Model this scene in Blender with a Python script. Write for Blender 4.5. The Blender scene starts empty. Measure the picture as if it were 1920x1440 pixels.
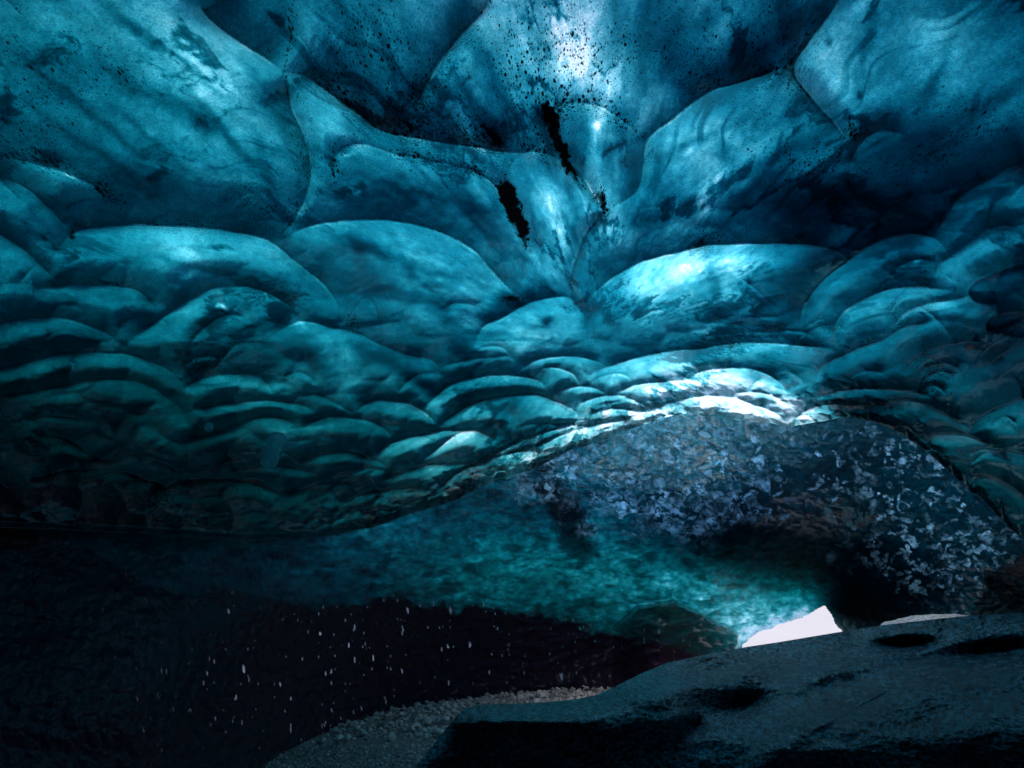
import bpy, math, random
import numpy as np
from mathutils import Vector

random.seed(7)
rng = np.random.RandomState(7)
scene = bpy.context.scene
COL = scene.collection
RAD = math.radians

# ------------------------------------------------------------------ camera
PITCH = RAD(17.8)
CAM = np.array([0.0, 0.0, 1.5])
FPX = 1280.0


def ray(px, py):
    """unit direction from the eye for a point of the picture plane (1920 x 1440)"""
    x = (np.asarray(px, float) - 960) / FPX
    y = (720 - np.asarray(py, float)) / FPX
    c, s = math.cos(PITCH), math.sin(PITCH)
    d = np.stack([x, c - s * y, s + c * y], -1)
    return d / np.linalg.norm(d, axis=-1, keepdims=True)


def at(px, py, R):
    return CAM + ray(px, py) * np.asarray(R)[..., None]


cam_data = bpy.data.cameras.new('camera')
cam_data.sensor_width = 36.0
cam_data.lens = 36.0 * FPX / 1920
cam_data.clip_end = 5000
cam = bpy.data.objects.new('camera', cam_data)
COL.objects.link(cam)
cam.location = CAM
cam.rotation_euler = (math.pi / 2 + PITCH, 0, 0)
scene.camera = cam


# ------------------------------------------------------------------ numeric helpers
def hash2(ix, iy, seed):
    n = (ix.astype(np.int64) * 374761393 + iy.astype(np.int64) * 668265263 + seed * 1442695041) & 0x7fffffff
    n = ((n ^ (n >> 13)) * 1274126177) & 0x7fffffff
    n = (n ^ (n >> 16)) & 0x7fffffff
    n = (n * 1103515245 + 12345) & 0x7fffffff
    return ((n >> 8) & 0xffff) / 65535.0


def vnoise(x, y, seed=0):
    ix, iy = np.floor(x), np.floor(y)
    fx, fy = x - ix, y - iy
    fx = fx * fx * (3 - 2 * fx); fy = fy * fy * (3 - 2 * fy)
    a = hash2(ix, iy, seed); b = hash2(ix + 1, iy, seed)
    c = hash2(ix, iy + 1, seed); d = hash2(ix + 1, iy + 1, seed)
    return (a * (1 - fx) + b * fx) * (1 - fy) + (c * (1 - fx) + d * fx) * fy


def fbm(x, y, seed=0, octaves=4, gain=.5):
    s = 0; a = 1; t = 0
    for o in range(octaves):
        s = s + a * (vnoise(x * 2 ** o + 17.3 * o, y * 2 ** o - 9.1 * o, seed + o) - .5) * 2
        t += a; a *= gain
    return s / t          # about -1..1


def worley(x, y, seed=0, jitter=.9):
    """nearest and second nearest feature distances"""
    ix, iy = np.floor(x), np.floor(y)
    f1 = np.full(x.shape, 9.); f2 = np.full(x.shape, 9.)
    for dx in (-1, 0, 1):
        for dy in (-1, 0, 1):
            cx, cy = ix + dx, iy + dy
            qx = cx + .5 + (hash2(cx, cy, seed) - .5) * jitter
            qy = cy + .5 + (hash2(cx, cy, seed + 5) - .5) * jitter
            d = np.hypot(x - qx, y - qy)
            f2 = np.minimum(f2, np.maximum(f1, d)); f1 = np.minimum(f1, d)
    return f1, f2


def facets(x, y, seed=0, jitter=.95):
    """cells with a random tilt each: (tilted height, distance to the border, random 0..1, random 0..1)"""
    ix, iy = np.floor(x), np.floor(y)
    f1 = np.full(x.shape, 9.); f2 = np.full(x.shape, 9.)
    hgt = np.zeros(x.shape); r1 = np.zeros(x.shape); r2 = np.zeros(x.shape)
    for dx in (-1, 0, 1):
        for dy in (-1, 0, 1):
            cx, cy = ix + dx, iy + dy
            ux = x - (cx + .5 + (hash2(cx, cy, seed) - .5) * jitter)
            uy = y - (cy + .5 + (hash2(cx, cy, seed + 5) - .5) * jitter)
            d = np.hypot(ux, uy)
            m = d < f1
            f2 = np.where(m, f1, np.minimum(f2, d)); f1 = np.where(m, d, f1)
            a = hash2(cx, cy, seed + 9); b = hash2(cx, cy, seed + 11)
            hgt = np.where(m, ux * (a - .5) * 2 + uy * (b - .5) * 2, hgt)
            r1 = np.where(m, hash2(cx, cy, seed + 13), r1); r2 = np.where(m, hash2(cx, cy, seed + 17), r2)
    e = f2 - f1
    return hgt * smooth(0, .25, e), e, r1, r2


def tps(pts):
    """smooth surface through (x, y, value) samples"""
    P = np.array([(a, b) for a, b, c in pts], float) / 1000.0
    v = np.array([c for a, b, c in pts], float)
    n = len(P)
    r = np.linalg.norm(P[:, None] - P[None], axis=-1)
    K = np.where(r > 0, r * r * np.log(r + 1e-12), 0) + np.eye(n) * 1e-4
    A = np.zeros((n + 3, n + 3)); A[:n, :n] = K
    A[:n, n] = 1; A[:n, n + 1:] = P; A[n, :n] = 1; A[n + 1:, :n] = P.T
    w = np.linalg.solve(A, np.concatenate([v, [0, 0, 0]]))

    def f(x, y):
        x = np.asarray(x, float) / 1000.; y = np.asarray(y, float) / 1000.
        out = w[n] + w[n + 1] * x + w[n + 2] * y
        for k in range(n):
            rr = (x - P[k, 0]) ** 2 + (y - P[k, 1]) ** 2
            out = out + w[k] * .5 * rr * np.log(rr + 1e-12)
        return out
    return f


def smooth(a, b, x):
    t = np.clip((x - a) / (b - a), 0, 1)
    return t * t * (3 - 2 * t)


def blob(x, y, cx, cy, rx, ry, ang=0):
    a = RAD(ang); c, s = math.cos(a), math.sin(a)
    u = (x - cx) * c + (y - cy) * s
    v = -(x - cx) * s + (y - cy) * c
    return np.exp(-((u / rx) ** 2 + (v / ry) ** 2))


def catmull(pts, n=6):
    P = [np.array(p, float) for p in pts]
    P = [2 * P[0] - P[1]] + P + [2 * P[-1] - P[-2]]
    out = []
    for i in range(1, len(P) - 2):
        for k in range(n):
            t = k / n
            out.append(.5 * ((2 * P[i]) + (-P[i - 1] + P[i + 1]) * t + (2 * P[i - 1] - 5 * P[i] + 4 * P[i + 1] - P[i + 2]) * t * t
                             + (-P[i - 1] + 3 * P[i] - 3 * P[i + 1] + P[i + 2]) * t ** 3))
    out.append(P[-2])
    return np.array(out)


def line_dist(x, y, poly):
    """signed distance (positive on the right of travel, y down) and position along the line 0..1"""
    best = np.full(x.shape, 1e9); sg = np.ones(x.shape); tt = np.zeros(x.shape)
    seg = np.linalg.norm(np.diff(poly, axis=0), axis=1); L = seg.sum(); acc = 0
    for k in range(len(poly) - 1):
        ax, ay = poly[k]; bx, by = poly[k + 1]
        dx, dy = bx - ax, by - ay; l2 = dx * dx + dy * dy + 1e-9
        t = np.clip(((x - ax) * dx + (y - ay) * dy) / l2, 0, 1)
        qx = x - ax - t * dx; qy = y - ay - t * dy
        d = qx * qx + qy * qy
        cr = dx * (y - ay) - dy * (x - ax)
        m = d < best
        best = np.where(m, d, best)
        sg = np.where(m, np.where(cr >= 0, 1., -1.), sg)
        tt = np.where(m, (acc + t * seg[k]) / L, tt)
        acc += seg[k]
    return np.sqrt(best) * sg, tt


# ------------------------------------------------------------------ mesh helpers
def grid_mesh(name, P, mat, attrs=None, colors=None, face_mask=None, flip=False, link=True, unwrap=0):
    """P: (rows, cols, 3) vertices"""
    nr, nc = P.shape[:2]
    me = bpy.data.meshes.new(name)
    idx = np.arange(nr * nc).reshape(nr, nc)
    q = np.stack([idx[:-1, :-1], idx[:-1, 1:], idx[1:, 1:], idx[1:, :-1]], -1).reshape(-1, 4)
    if face_mask is not None:
        q = q[face_mask.reshape(-1)]
    if flip:
        q = q[:, ::-1]
    nf = len(q)
    me.vertices.add(nr * nc); me.vertices.foreach_set('co', P.reshape(-1).astype(np.float32))
    me.loops.add(nf * 4); me.loops.foreach_set('vertex_index', q.reshape(-1).astype(np.int32))
    me.polygons.add(nf)
    me.polygons.foreach_set('loop_start', (np.arange(nf) * 4).astype(np.int32))
    me.polygons.foreach_set('loop_total', np.full(nf, 4, np.int32))
    me.polygons.foreach_set('use_smooth', np.ones(nf, bool))
    me.update(calc_edges=True)
    for k, v in (attrs or {}).items():
        a = me.attributes.new(k, 'FLOAT', 'POINT'); a.data.foreach_set('value', v.reshape(-1).astype(np.float32))
    for k, v in (colors or {}).items():
        a = me.attributes.new(k, 'FLOAT_COLOR', 'POINT')
        v4 = np.concatenate([v.reshape(-1, 3), np.ones((v.reshape(-1, 3).shape[0], 1))], 1)
        a.data.foreach_set('color', v4.reshape(-1).astype(np.float32))
    if unwrap:      # spherical unwrap about the middle of the cave, in metres
        D = P - CAM; r = np.linalg.norm(D, axis=-1)
        S = np.stack([np.arctan2(D[..., 0], D[..., 1]) * unwrap, np.arcsin(np.clip(D[..., 2] / r, -1, 1)) * unwrap, r * .12], -1)
        a = me.attributes.new('surf', 'FLOAT_VECTOR', 'POINT'); a.data.foreach_set('vector', S.reshape(-1).astype(np.float32))
    me.materials.append(mat)
    o = bpy.data.objects.new(name, me)
    if link:
        COL.objects.link(o)
    return o


def raw_mesh(name, V, F, mat, smooth_=False, parent=None):
    me = bpy.data.meshes.new(name)
    me.from_pydata([tuple(v) for v in V], [], F)
    me.materials.append(mat)
    if smooth_:
        me.polygons.foreach_set('use_smooth', [True] * len(me.polygons))
    me.update()
    o = bpy.data.objects.new(name, me); COL.objects.link(o)
    if parent:
        o.parent = parent
    return o


def tag(o, label=None, cat=None, group=None, kind=None):
    if label: o['label'] = label
    if cat: o['category'] = cat
    if group: o['group'] = group
    if kind: o['kind'] = kind
    return o


# ------------------------------------------------------------------ materials
class NT:
    def __init__(self, name):
        self.m = bpy.data.materials.new(name); self.m.use_nodes = True
        self.t = self.m.node_tree; self.t.nodes.clear()
        self.out = self.n('ShaderNodeOutputMaterial')

    def n(self, typ, **kw):
        nd = self.t.nodes.new(typ)
        for k, v in kw.items():
            if k[0] == '_':
                nd.inputs[k[1:].replace('_', ' ')].default_value = v
            else:
                setattr(nd, k, v)
        return nd

    def l(self, a, b):
        self.t.links.new(a, b)

    def math(self, op, a, b=None, clamp=False):
        nd = self.n('ShaderNodeMath', operation=op, use_clamp=clamp)
        for i, v in enumerate((a, b)):
            if v is None: continue
            if hasattr(v, 'links'): self.l(v, nd.inputs[i])
            else: nd.inputs[i].default_value = v
        return nd.outputs[0]

    def ramp(self, x, a, b, lo=0., hi=1.):
        nd = self.n('ShaderNodeMapRange', interpolation_type='SMOOTHSTEP')
        self.l(x, nd.inputs['Value'])
        for k, v in (('From Min', a), ('From Max', b), ('To Min', lo), ('To Max', hi)):
            nd.inputs[k].default_value = v
        return nd.outputs[0]

    def mixc(self, f, a, b, mode='MIX'):
        nd = self.n('ShaderNodeMix', data_type='RGBA', blend_type=mode)
        for s, v in ((nd.inputs[0], f), (nd.inputs[6], a), (nd.inputs[7], b)):
            if hasattr(v, 'links'): self.l(v, s)
            else: s.default_value = v
        return nd.outputs[2]

    def coords(self, scale=(1, 1, 1), rot=(0, 0, 0)):
        mp = self.n('ShaderNodeMapping')
        if getattr(self, 'surf', False):      # unwrapped surface coordinates stored on the mesh
            src = self.n('ShaderNodeAttribute', attribute_name='surf').outputs['Vector']
        else:
            src = self.n('ShaderNodeTexCoord').outputs['Object']
        mp.inputs['Scale'].default_value = scale; mp.inputs['Rotation'].default_value = rot
        self.l(src, mp.inputs['Vector'])
        return mp.outputs[0]


def ice_material(name, fleck=1.0, bump_fine=.25, rough=.22, fine_scale=60, dimple=0.0, dimple_scale=6.0, spec=.5, surf=False):
    """glacier ice: light from outside comes through (translucent), wet glossy skin, dirt in and on it.
    'tint' = what the ice lets through plus painted shade and glints, 'dirt' = ash and soil frozen into it, and crevice black"""
    N = NT(name)
    N.surf = surf
    tint = N.n('ShaderNodeAttribute', attribute_name='tint').outputs['Color']
    dirt = N.n('ShaderNodeAttribute', attribute_name='dirt').outputs['Fac']
    skin = N.n('ShaderNodeAttribute', attribute_name='skin').outputs['Fac']      # base and gloss scale; low where light is painted out
    # ash flecks: small elongated grains, denser where 'dirt' is high
    co = N.coords((1, .45, 1), (0, 0, RAD(35)))
    dens = N.n('ShaderNodeTexNoise', _Scale=1.3, _Detail=3.0)
    N.l(N.coords(), dens.inputs['Vector'])
    thr = N.math('ADD', N.math('MULTIPLY', dens.outputs[0], .52), N.math('MULTIPLY', dirt, .55))
    fl = None
    for sc, off, gain in ((46, .55, 1.0), (95, .47, .9), (20, .80, 1.0)):
        v = N.n('ShaderNodeTexVoronoi', feature='F1', _Scale=float(sc), _Randomness=1.0)
        nz = N.n('ShaderNodeTexNoise', _Scale=sc * 1.5, _Detail=2.0)
        N.l(co, nz.inputs['Vector'])
        wv = N.n('ShaderNodeVectorMath', operation='MULTIPLY_ADD')
        N.l(nz.outputs['Color'], wv.inputs[0]); wv.inputs[1].default_value = (.6 / sc,) * 3
        N.l(co, wv.inputs[2]); N.l(wv.outputs[0], v.inputs['Vector'])
        # radius of the grain grows with the local dirtiness
        rad = N.math('MULTIPLY', N.math('MAXIMUM', N.math('SUBTRACT', thr, off * .72), 0.0), 1.1)
        rnd = N.math('MULTIPLY', rad, N.n('ShaderNodeValue').outputs[0])
        sep = N.n('ShaderNodeSeparateColor'); N.l(v.outputs['Color'], sep.inputs[0])
        rad2 = N.math('MULTIPLY', rad, N.math('ADD', sep.outputs[0], .35))
        g = N.ramp(N.math('SUBTRACT', rad2, v.outputs['Distance']), -.07, .07, 0., gain)
        fl = g if fl is None else N.math('MAXIMUM', fl, g)
    fl = N.math('MULTIPLY', fl, fleck, clamp=True)
    # cloudy grain inside the ice
    cl = N.n('ShaderNodeTexNoise', _Scale=7.0, _Detail=7.0, _Roughness=.68)
    N.l(N.coords((1, .6, 1), (0, 0, RAD(-30))), cl.inputs['Vector'])
    clf = N.ramp(cl.outputs[0], .25, .75, .78, 1.22)
    gr = N.n('ShaderNodeTexNoise', _Scale=95.0, _Detail=3.0, _Roughness=.7)
    N.l(N.coords((1, 1, 1)), gr.inputs['Vector'])
    grf = N.ramp(gr.outputs[0], .3, .7, .7, 1.3)
    clf = N.math('MULTIPLY', clf, grf)
    sc = N.n('ShaderNodeVectorMath', operation='SCALE'); N.l(tint, sc.inputs[0]); N.l(clf, sc.inputs['Scale'])
    heavy = N.ramp(dirt, .75, 1.25)
    block = N.math('MAXIMUM', fl, heavy)
    tcol = N.mixc(block, sc.outputs[0], (.0006, .0008, .0012, 1))
    base = N.mixc(block, (.010, .030, .040, 1), (.019, .0100, .023, 1))
    bs = N.n('ShaderNodeVectorMath', operation='SCALE'); N.l(base, bs.inputs[0]); N.l(skin, bs.inputs['Scale']); base = bs.outputs[0]
    # bump
    b1 = N.n('ShaderNodeTexNoise', _Scale=float(fine_scale), _Detail=4.0, _Roughness=.6)
    N.l(N.coords((1, 1, 1)), b1.inputs['Vector'])
    bp = N.n('ShaderNodeBump', _Strength=bump_fine, _Distance=.009)
    N.l(b1.outputs[0], bp.inputs['Height'])
    nrm = bp.outputs[0]
    if dimple > 0:
        wz = N.n('ShaderNodeTexNoise', _Scale=dimple_scale * .7, _Detail=2.0)
        N.l(N.coords(), wz.inputs['Vector'])
        wa = N.n('ShaderNodeVectorMath', operation='MULTIPLY_ADD')
        N.l(wz.outputs['Color'], wa.inputs[0]); wa.inputs[1].default_value = (1.2 / dimple_scale,) * 3
        N.l(N.coords((1, .7, 1)), wa.inputs[2])
        vv = N.n('ShaderNodeTexVoronoi', feature='SMOOTH_F1', _Scale=float(dimple_scale), _Smoothness=.35)
        N.l(wa.outputs[0], vv.inputs['Vector'])
        b2 = N.n('ShaderNodeBump', _Strength=1.0, _Distance=dimple)
        N.l(vv.outputs['Distance'], b2.inputs['Height']); N.l(nrm, b2.inputs['Normal'])
        nrm = b2.outputs[0]
    tr = N.n('ShaderNodeBsdfTranslucent'); N.l(tcol, tr.inputs['Color']); N.l(nrm, tr.inputs['Normal'])
    pr = N.n('ShaderNodeBsdfPrincipled', _Roughness=rough, _IOR=1.33)
    N.l(N.math('MULTIPLY', skin, spec), pr.inputs['Specular IOR Level'])
    N.l(N.math('ADD', N.math('MULTIPLY', skin, .31), 1.02), pr.inputs['IOR'])
    N.l(base, pr.inputs['Base Color']); N.l(nrm, pr.inputs['Normal'])
    ad = N.n('ShaderNodeAddShader'); N.l(tr.outputs[0], ad.inputs[0]); N.l(pr.outputs[0], ad.inputs[1])
    N.l(ad.outputs[0], N.out.inputs[0])
    return N.m


def beer(tau, green=0.0):
    """what is left of daylight after tau of blue glacier ice"""
    k = np.array([2.5, .92, .79]) + np.array([0., -.10, .12]) * np.asarray(green)[..., None]
    return .95 * np.exp(-np.asarray(tau)[..., None] * k)


M_ceil = ice_material('ceiling_ice', fleck=1.0, bump_fine=.5, rough=.07, fine_scale=38, spec=.7)
M_vault = ice_material('tunnel_ice', fleck=.10, bump_fine=.25, rough=.20, dimple=.020, dimple_scale=10, spec=.25, surf=True)

#RIDGES
# ------------------------------------------------------------------ shape of the near ceiling
RIM = [(-900, 985), (-400, 990), (0, 990), (250, 1000), (450, 1015), (600, 1008), (700, 988), (800, 955), (860, 935), (900, 915),
       (960, 893), (1010, 873), (1060, 850), (1130, 825), (1190, 800), (1240, 783), (1290, 776), (1350, 786), (1400, 792),
       (1440, 796), (1487, 802), (1540, 790), (1590, 784), (1640, 795), (1690, 815), (1740, 848), (1800, 900), (1860, 958),
       (1920, 1012), (1990, 1075), (2200, 1230), (2900, 1500)]
RX = np.array([p[0] for p in RIM], float); RY = np.array([p[1] for p in RIM], float)


def rim(x):
    return np.interp(x, RX, RY) + 5 * fbm(x / 45., x * 0 + 3, 31, 4) * smooth(500, 900, x)


lnR1 = tps([(a, b, math.log(c)) for a, b, c in [
    (-900, -900, 3.3), (960, -900, 2.9), (2900, -900, 3.4), (-900, 0, 4.2), (2900, 0, 4.4), (-900, 990, 4.2), (2900, 1450, 5),
    (0, 0, 3.7), (500, 0, 3.5), (960, 0, 3.45), (1400, 0, 3.5), (1920, 0, 3.8),
    (0, 400, 4.5), (500, 400, 4.7), (960, 400, 4.9), (1400, 400, 4.9), (1920, 400, 4.7),
    (0, 650, 5.0), (500, 650, 6.0), (960, 650, 7.2), (1400, 650, 7.0), (1920, 650, 5.2),
    (0, 990, 5.2), (300, 1000, 6.0), (600, 1008, 7.2), (860, 935, 8.6), (1060, 850, 9.3), (1290, 776, 9.3), (1500, 800, 8.6),
    (1700, 815, 7.5), (1920, 1012, 6.0)]])

# ridges between the melt hollows: (points, amount, width on the shaded side, width on the lit side); the lit side is
# to the right of travel (below a line drawn from left to right)
RID = [
    ([(370, -10), (385, 28), (440, 72), (500, 110), (530, 132)], 1.0, 120, 60),
    ([(510, 455), (545, 420), (575, 370), (585, 320), (575, 270), (545, 200), (530, 132)], .8, 90, 40),
    ([(530, 132), (580, 148), (640, 190), (700, 235), (760, 255), (850, 270), (930, 283), (985, 285), (1020, 268)], 1.2, 120, 60),
    ([(90, 490), (140, 435), (200, 425), (270, 420), (350, 425), (430, 432), (510, 455), (560, 495), (605, 530), (635, 572), (640, 608)], 1.3, 110, 70),
    ([(-30, 318), (50, 350), (90, 388), (130, 430), (142, 440)], 1.1, 60, 50),
    ([(-30, 425), (40, 463), (75, 495), (100, 528)], 1.0, 55, 40),
    ([(-20, 290), (60, 305), (130, 330), (190, 355), (240, 405)], .5, 45, 30),
    ([(770, 225), (815, 130), (850, 85), (900, 30), (925, -10)], 1.0, 80, 45),
    ([(1140, 398), (1120, 375), (1090, 330), (1050, 290), (1035, 240), (1015, 195)], .9, 60, 40),
    ([(1140, 395), (1100, 440), (1075, 490), (1068, 530), (1072, 560), (1095, 590)], 1.2, 60, 40),
    ([(1140, 395), (1180, 370), (1200, 345), (1205, 300), (1215, 260), (1260, 225), (1320, 178), (1380, 155), (1490, 122)], 1.0, 90, 50),
    ([(950, 325), (975, 292), (1010, 284), (1045, 300), (1075, 335), (1100, 380)], .7, 40, 30),
    ([(622, 340), (632, 290), (680, 270), (740, 290), (800, 300), (880, 320), (930, 350), (950, 400), (975, 460)], .8, 40, 60),
    ([(510, 458), (570, 428), (640, 414), (720, 413), (800, 426), (870, 458), (920, 505), (970, 555), (1005, 562)], 1.3, 120, 70),
    ([(1090, 585), (1110, 555), (1150, 520), (1220, 485), (1290, 468), (1340, 460), (1430, 457), (1520, 459), (1570, 470), (1600, 492)], 1.5, 140, 70),
    ([(1592, 280), (1570, 238), (1530, 196), (1495, 150), (1490, 125), (1505, 95), (1540, 50), (1582, -10)], 1.0, 80, 45),
    ([(1590, 322), (1597, 290), (1625, 258), (1660, 245), (1700, 255)], .9, 50, 50),
    ([(1668, 402), (1620, 375), (1596, 345), (1588, 320)], .9, 40, 30),
    ([(1755, 445), (1765, 420), (1800, 370), (1860, 330), (1940, 290)], 1.1, 80, 55),
    ([(1810, 458), (1850, 430), (1940, 400)], .6, 40, 30),
    ([(1500, 625), (1508, 575), (1550, 520), (1600, 480), (1640, 455), (1700, 438), (1748, 445), (1778, 472)], 1.4, 90, 55),
    ([(1575, 650), (1565, 620), (1590, 580), (1650, 547), (1720, 537), (1790, 545)], 1.1, 60, 45),
    ([(1668, 530), (1680, 502), (1720, 488), (1757, 492)], .8, 35, 30),
    ([(1757, 535), (1762, 500), (1800, 470), (1850, 432), (1930, 420)], .9, 50, 45),
    ([(1660, 620), (1700, 585), (1740, 570), (1800, 558), (1830, 548)], .9, 40, 30),
    ([(1940, 490), (1850, 517), (1815, 540), (1830, 565), (1880, 572)], .9, 40, 50),
    ([(888, 650), (905, 615), (940, 598), (990, 570), (1040, 558), (1072, 560), (1095, 590), (1095, 620)], 1.1, 60, 45),
    ([(815, 690), (880, 675), (950, 668), (975, 690)], .7, 30, 25),
    ([(965, 700), (1000, 676), (1050, 668), (1100, 672), (1145, 688)], .9, 35, 25),
    ([(1100, 705), (1160, 680), (1220, 665), (1300, 655), (1380, 645), (1460, 645), (1540, 654), (1580, 662)], 1.3, 70, 45),
    ([(1303, 656), (1320, 636), (1360, 628), (1420, 623), (1490, 620), (1522, 630), (1532, 650)], .9, 30, 20),
    ([(1530, 715), (1545, 688), (1600, 660), (1650, 640), (1690, 615), (1760, 600)], 1.0, 50, 40),
    ([(1285, 718), (1310, 700), (1350, 692), (1420, 695), (1460, 715), (1478, 738)], 1.2, 35, 28),
    ([(1010, 692), (1040, 690), (1075, 702), (1088, 728)], .8, 25, 20),
    ([(1100, 722), (1130, 705), (1165, 700), (1190, 712)], .6, 20, 18),
    ([(795, 765), (840, 726), (900, 706), (950, 702), (1000, 710), (1032, 738)], 1.2, 50, 35),
    ([(815, 810), (860, 770), (920, 746), (990, 740), (1050, 754), (1098, 782)], 1.3, 35, 40),
    ([(1030, 742), (1070, 726), (1110, 725), (1145, 740)], .9, 25, 20),
    ([(1080, 762), (1110, 746), (1160, 740), (1200, 752), (1218, 772)], .9, 22, 18),
    ([(1145, 738), (1200, 720), (1260, 714), (1305, 712)], .9, 28, 22),
    ([(1100, 780), (1150, 766), (1200, 770), (1240, 760), (1300, 745), (1370, 745), (1430, 765), (1480, 790)], 1.0, 22, 18),
    ([(1370, 742), (1400, 735), (1450, 742), (1480, 760)], .7, 18, 15),
    ([(1485, 800), (1500, 775), (1540, 760), (1600, 758), (1660, 757)], 1.0, 25, 22),
    ([(703, 865), (730, 832), (790, 816), (850, 806), (905, 808)], 1.1, 35, 28),
    ([(785, 870), (825, 838), (860, 812), (890, 806), (940, 830)], .9, 30, 25),
    ([(60, 545), (150, 536), (220, 535), (262, 546), (290, 575), (302, 602)], 1.0, 60, 45),
    ([(-30, 610), (60, 598), (130, 600), (190, 620), (222, 642)], .9, 50, 40),
    ([(235, 645), (300, 600), (360, 560), (400, 541), (470, 540), (530, 565), (570, 600)], 1.0, 70, 50),
    ([(-30, 700), (80, 672), (160, 660), (240, 665), (300, 685), (342, 718)], 1.1, 50, 45),
    ([(345, 728), (390, 708), (440, 702), (490, 708), (513, 738)], 1.0, 50, 30),
    ([(365, 772), (430, 756), (520, 752), (570, 762), (597, 782)], 1.0, 35, 25),
    ([(345, 825), (440, 795), (500, 783), (540, 789), (563, 806)], 1.1, 30, 28),
    ([(-30, 745), (80, 730), (160, 714), (240, 712), (300, 735), (342, 770), (358, 815)], 1.0, 35, 40),
    ([(-30, 800), (100, 782), (180, 790)], .7, 30, 25),
    ([(60, 815), (120, 818), (170, 850), (230, 870)], .8, 40, 35),
    ([(495, 640), (560, 603), (640, 618), (700, 640), (760, 664), (802, 672), (820, 688), (812, 732)], 1.0, 60, 40),
    ([(560, 740), (600, 742), (650, 768), (675, 775)], .6, 30, 22),
    ([(665, 772), (700, 752), (760, 755), (800, 776), (822, 802)], 1.0, 40, 30),
    ([(563, 805), (600, 785), (660, 783), (720, 800), (745, 838)], .9, 35, 28),
    ([(555, 868), (600, 850), (650, 848), (710, 866), (730, 884)], .9, 30, 25),
    ([(600, 900), (650, 884), (700, 880), (730, 888)], .7, 25, 20),
    ([(710, 905), (760, 882), (810, 870), (870, 868), (905, 872)], 1.0, 30, 25),
    ([(820, 920), (850, 890), (900, 868), (960, 850), (1010, 842)], .9, 22, 18),
    ([(900, 870), (950, 840), (1000, 818), (1060, 800), (1110, 790)], .9, 25, 20),
    ([(1000, 840), (1060, 812), (1120, 795), (1180, 785)], .8, 16, 14),
    ([(630, 945), (680, 925), (740, 915), (800, 918)], .8, 25, 20),
    ([(540, 925), (590, 908), (640, 903), (690, 908)], .8, 25, 20),
    ([(280, 935), (330, 905), (400, 898), (470, 905), (520, 925)], .8, 40, 25),
    ([(430, 880), (500, 872), (560, 878), (600, 895)], .7, 30, 22),
    ([(40, 900), (140, 880), (240, 888), (300, 910)], .7, 40, 30),
    ([(1525, 752), (1560, 737), (1620, 728), (1700, 733), (1750, 748)], 1.1, 35, 25),
    ([(1640, 760), (1700, 752), (1760, 768), (1830, 812)], .9, 30, 25),
    ([(1690, 702), (1720, 670), (1780, 645), (1850, 640)], .9, 50, 35),
    ([(1805, 815), (1850, 775), (1940, 735)], 1.1, 45, 35),
    ([(1690, 832), (1730, 814), (1800, 816), (1865, 835)], 1.0, 30, 28),
    ([(1800, 855), (1850, 842), (1940, 855)], .8, 25, 22),
    ([(1845, 695), (1880, 668), (1940, 640)], .9, 40, 30),
    ([(1850, 640), (1855, 600), (1890, 585), (1940, 590)], .9, 40, 30),
    ([(1700, 560), (1760, 600), (1800, 650), (1850, 660)], .5, 40, 30),
    ([(1810, 905), (1840, 890), (1880, 900), (1940, 940)], .9, 30, 25),
    ([(1600, 790), (1650, 790), (1720, 815), (1760, 850)], .9, 14, 14),
    ([(640, 620), (690, 560), (720, 640)], .4, 40, 40),
    ([(820, 590), (850, 570), (900, 580), (910, 620)], .5, 30, 25),
    ([(1395, 522), (1420, 545), (1440, 565), (1460, 572)], .5, 20, 20),
    ([(1030, 205), (1060, 195), (1120, 200), (1180, 240), (1200, 290)], .5, 50, 40),
    ([(1205, 430), (1190, 400), (1230, 385), (1250, 410)], .4, 25, 25),
]
# the same kind of hollows round the part the picture shows
for k in range(70):
    while True:
        cx, cy = rng.uniform(-800, 2800), rng.uniform(-800, 1300)
        if (cx < -120 or cx > 2040 or cy < -120) and cy < np.interp(cx, RX, RY) - 40:
            break
    w = rng.uniform(120, 260)
    RID.append(([(cx - w, cy + w * .45), (cx - w * .6, cy + w * .12), (cx, cy), (cx + w * .6, cy + w * .12), (cx + w, cy + w * .45)],
                rng.uniform(.8, 1.3), w * .5, w * .3))


# many shallow small ones overlapping towards the rim
for k in range(110):
    cx = rng.uniform(-60, 1980); cy = rng.uniform(480, 960)
    if cy > np.interp(cx, RX, RY) - 35: continue
    if 480 < cx < 1500 and cy < 640: continue
    if cx < 700 and rng.rand() < .6: continue
    w = rng.uniform(22, 62) * (1.25 if cx < 500 else 1); tl = rng.uniform(-.45, .25) if cx < 1200 else rng.uniform(-.6, .1)
    pts = [(cx + a * w, cy + w * (.55 * abs(a) ** 2.2 + tl * a) + rng.uniform(-2, 2)) for a in (-1, -.6, -.2, .25, .65, 1)]
    RID.append((pts, rng.uniform(.3, .65), w * .6, w * .35))


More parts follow.
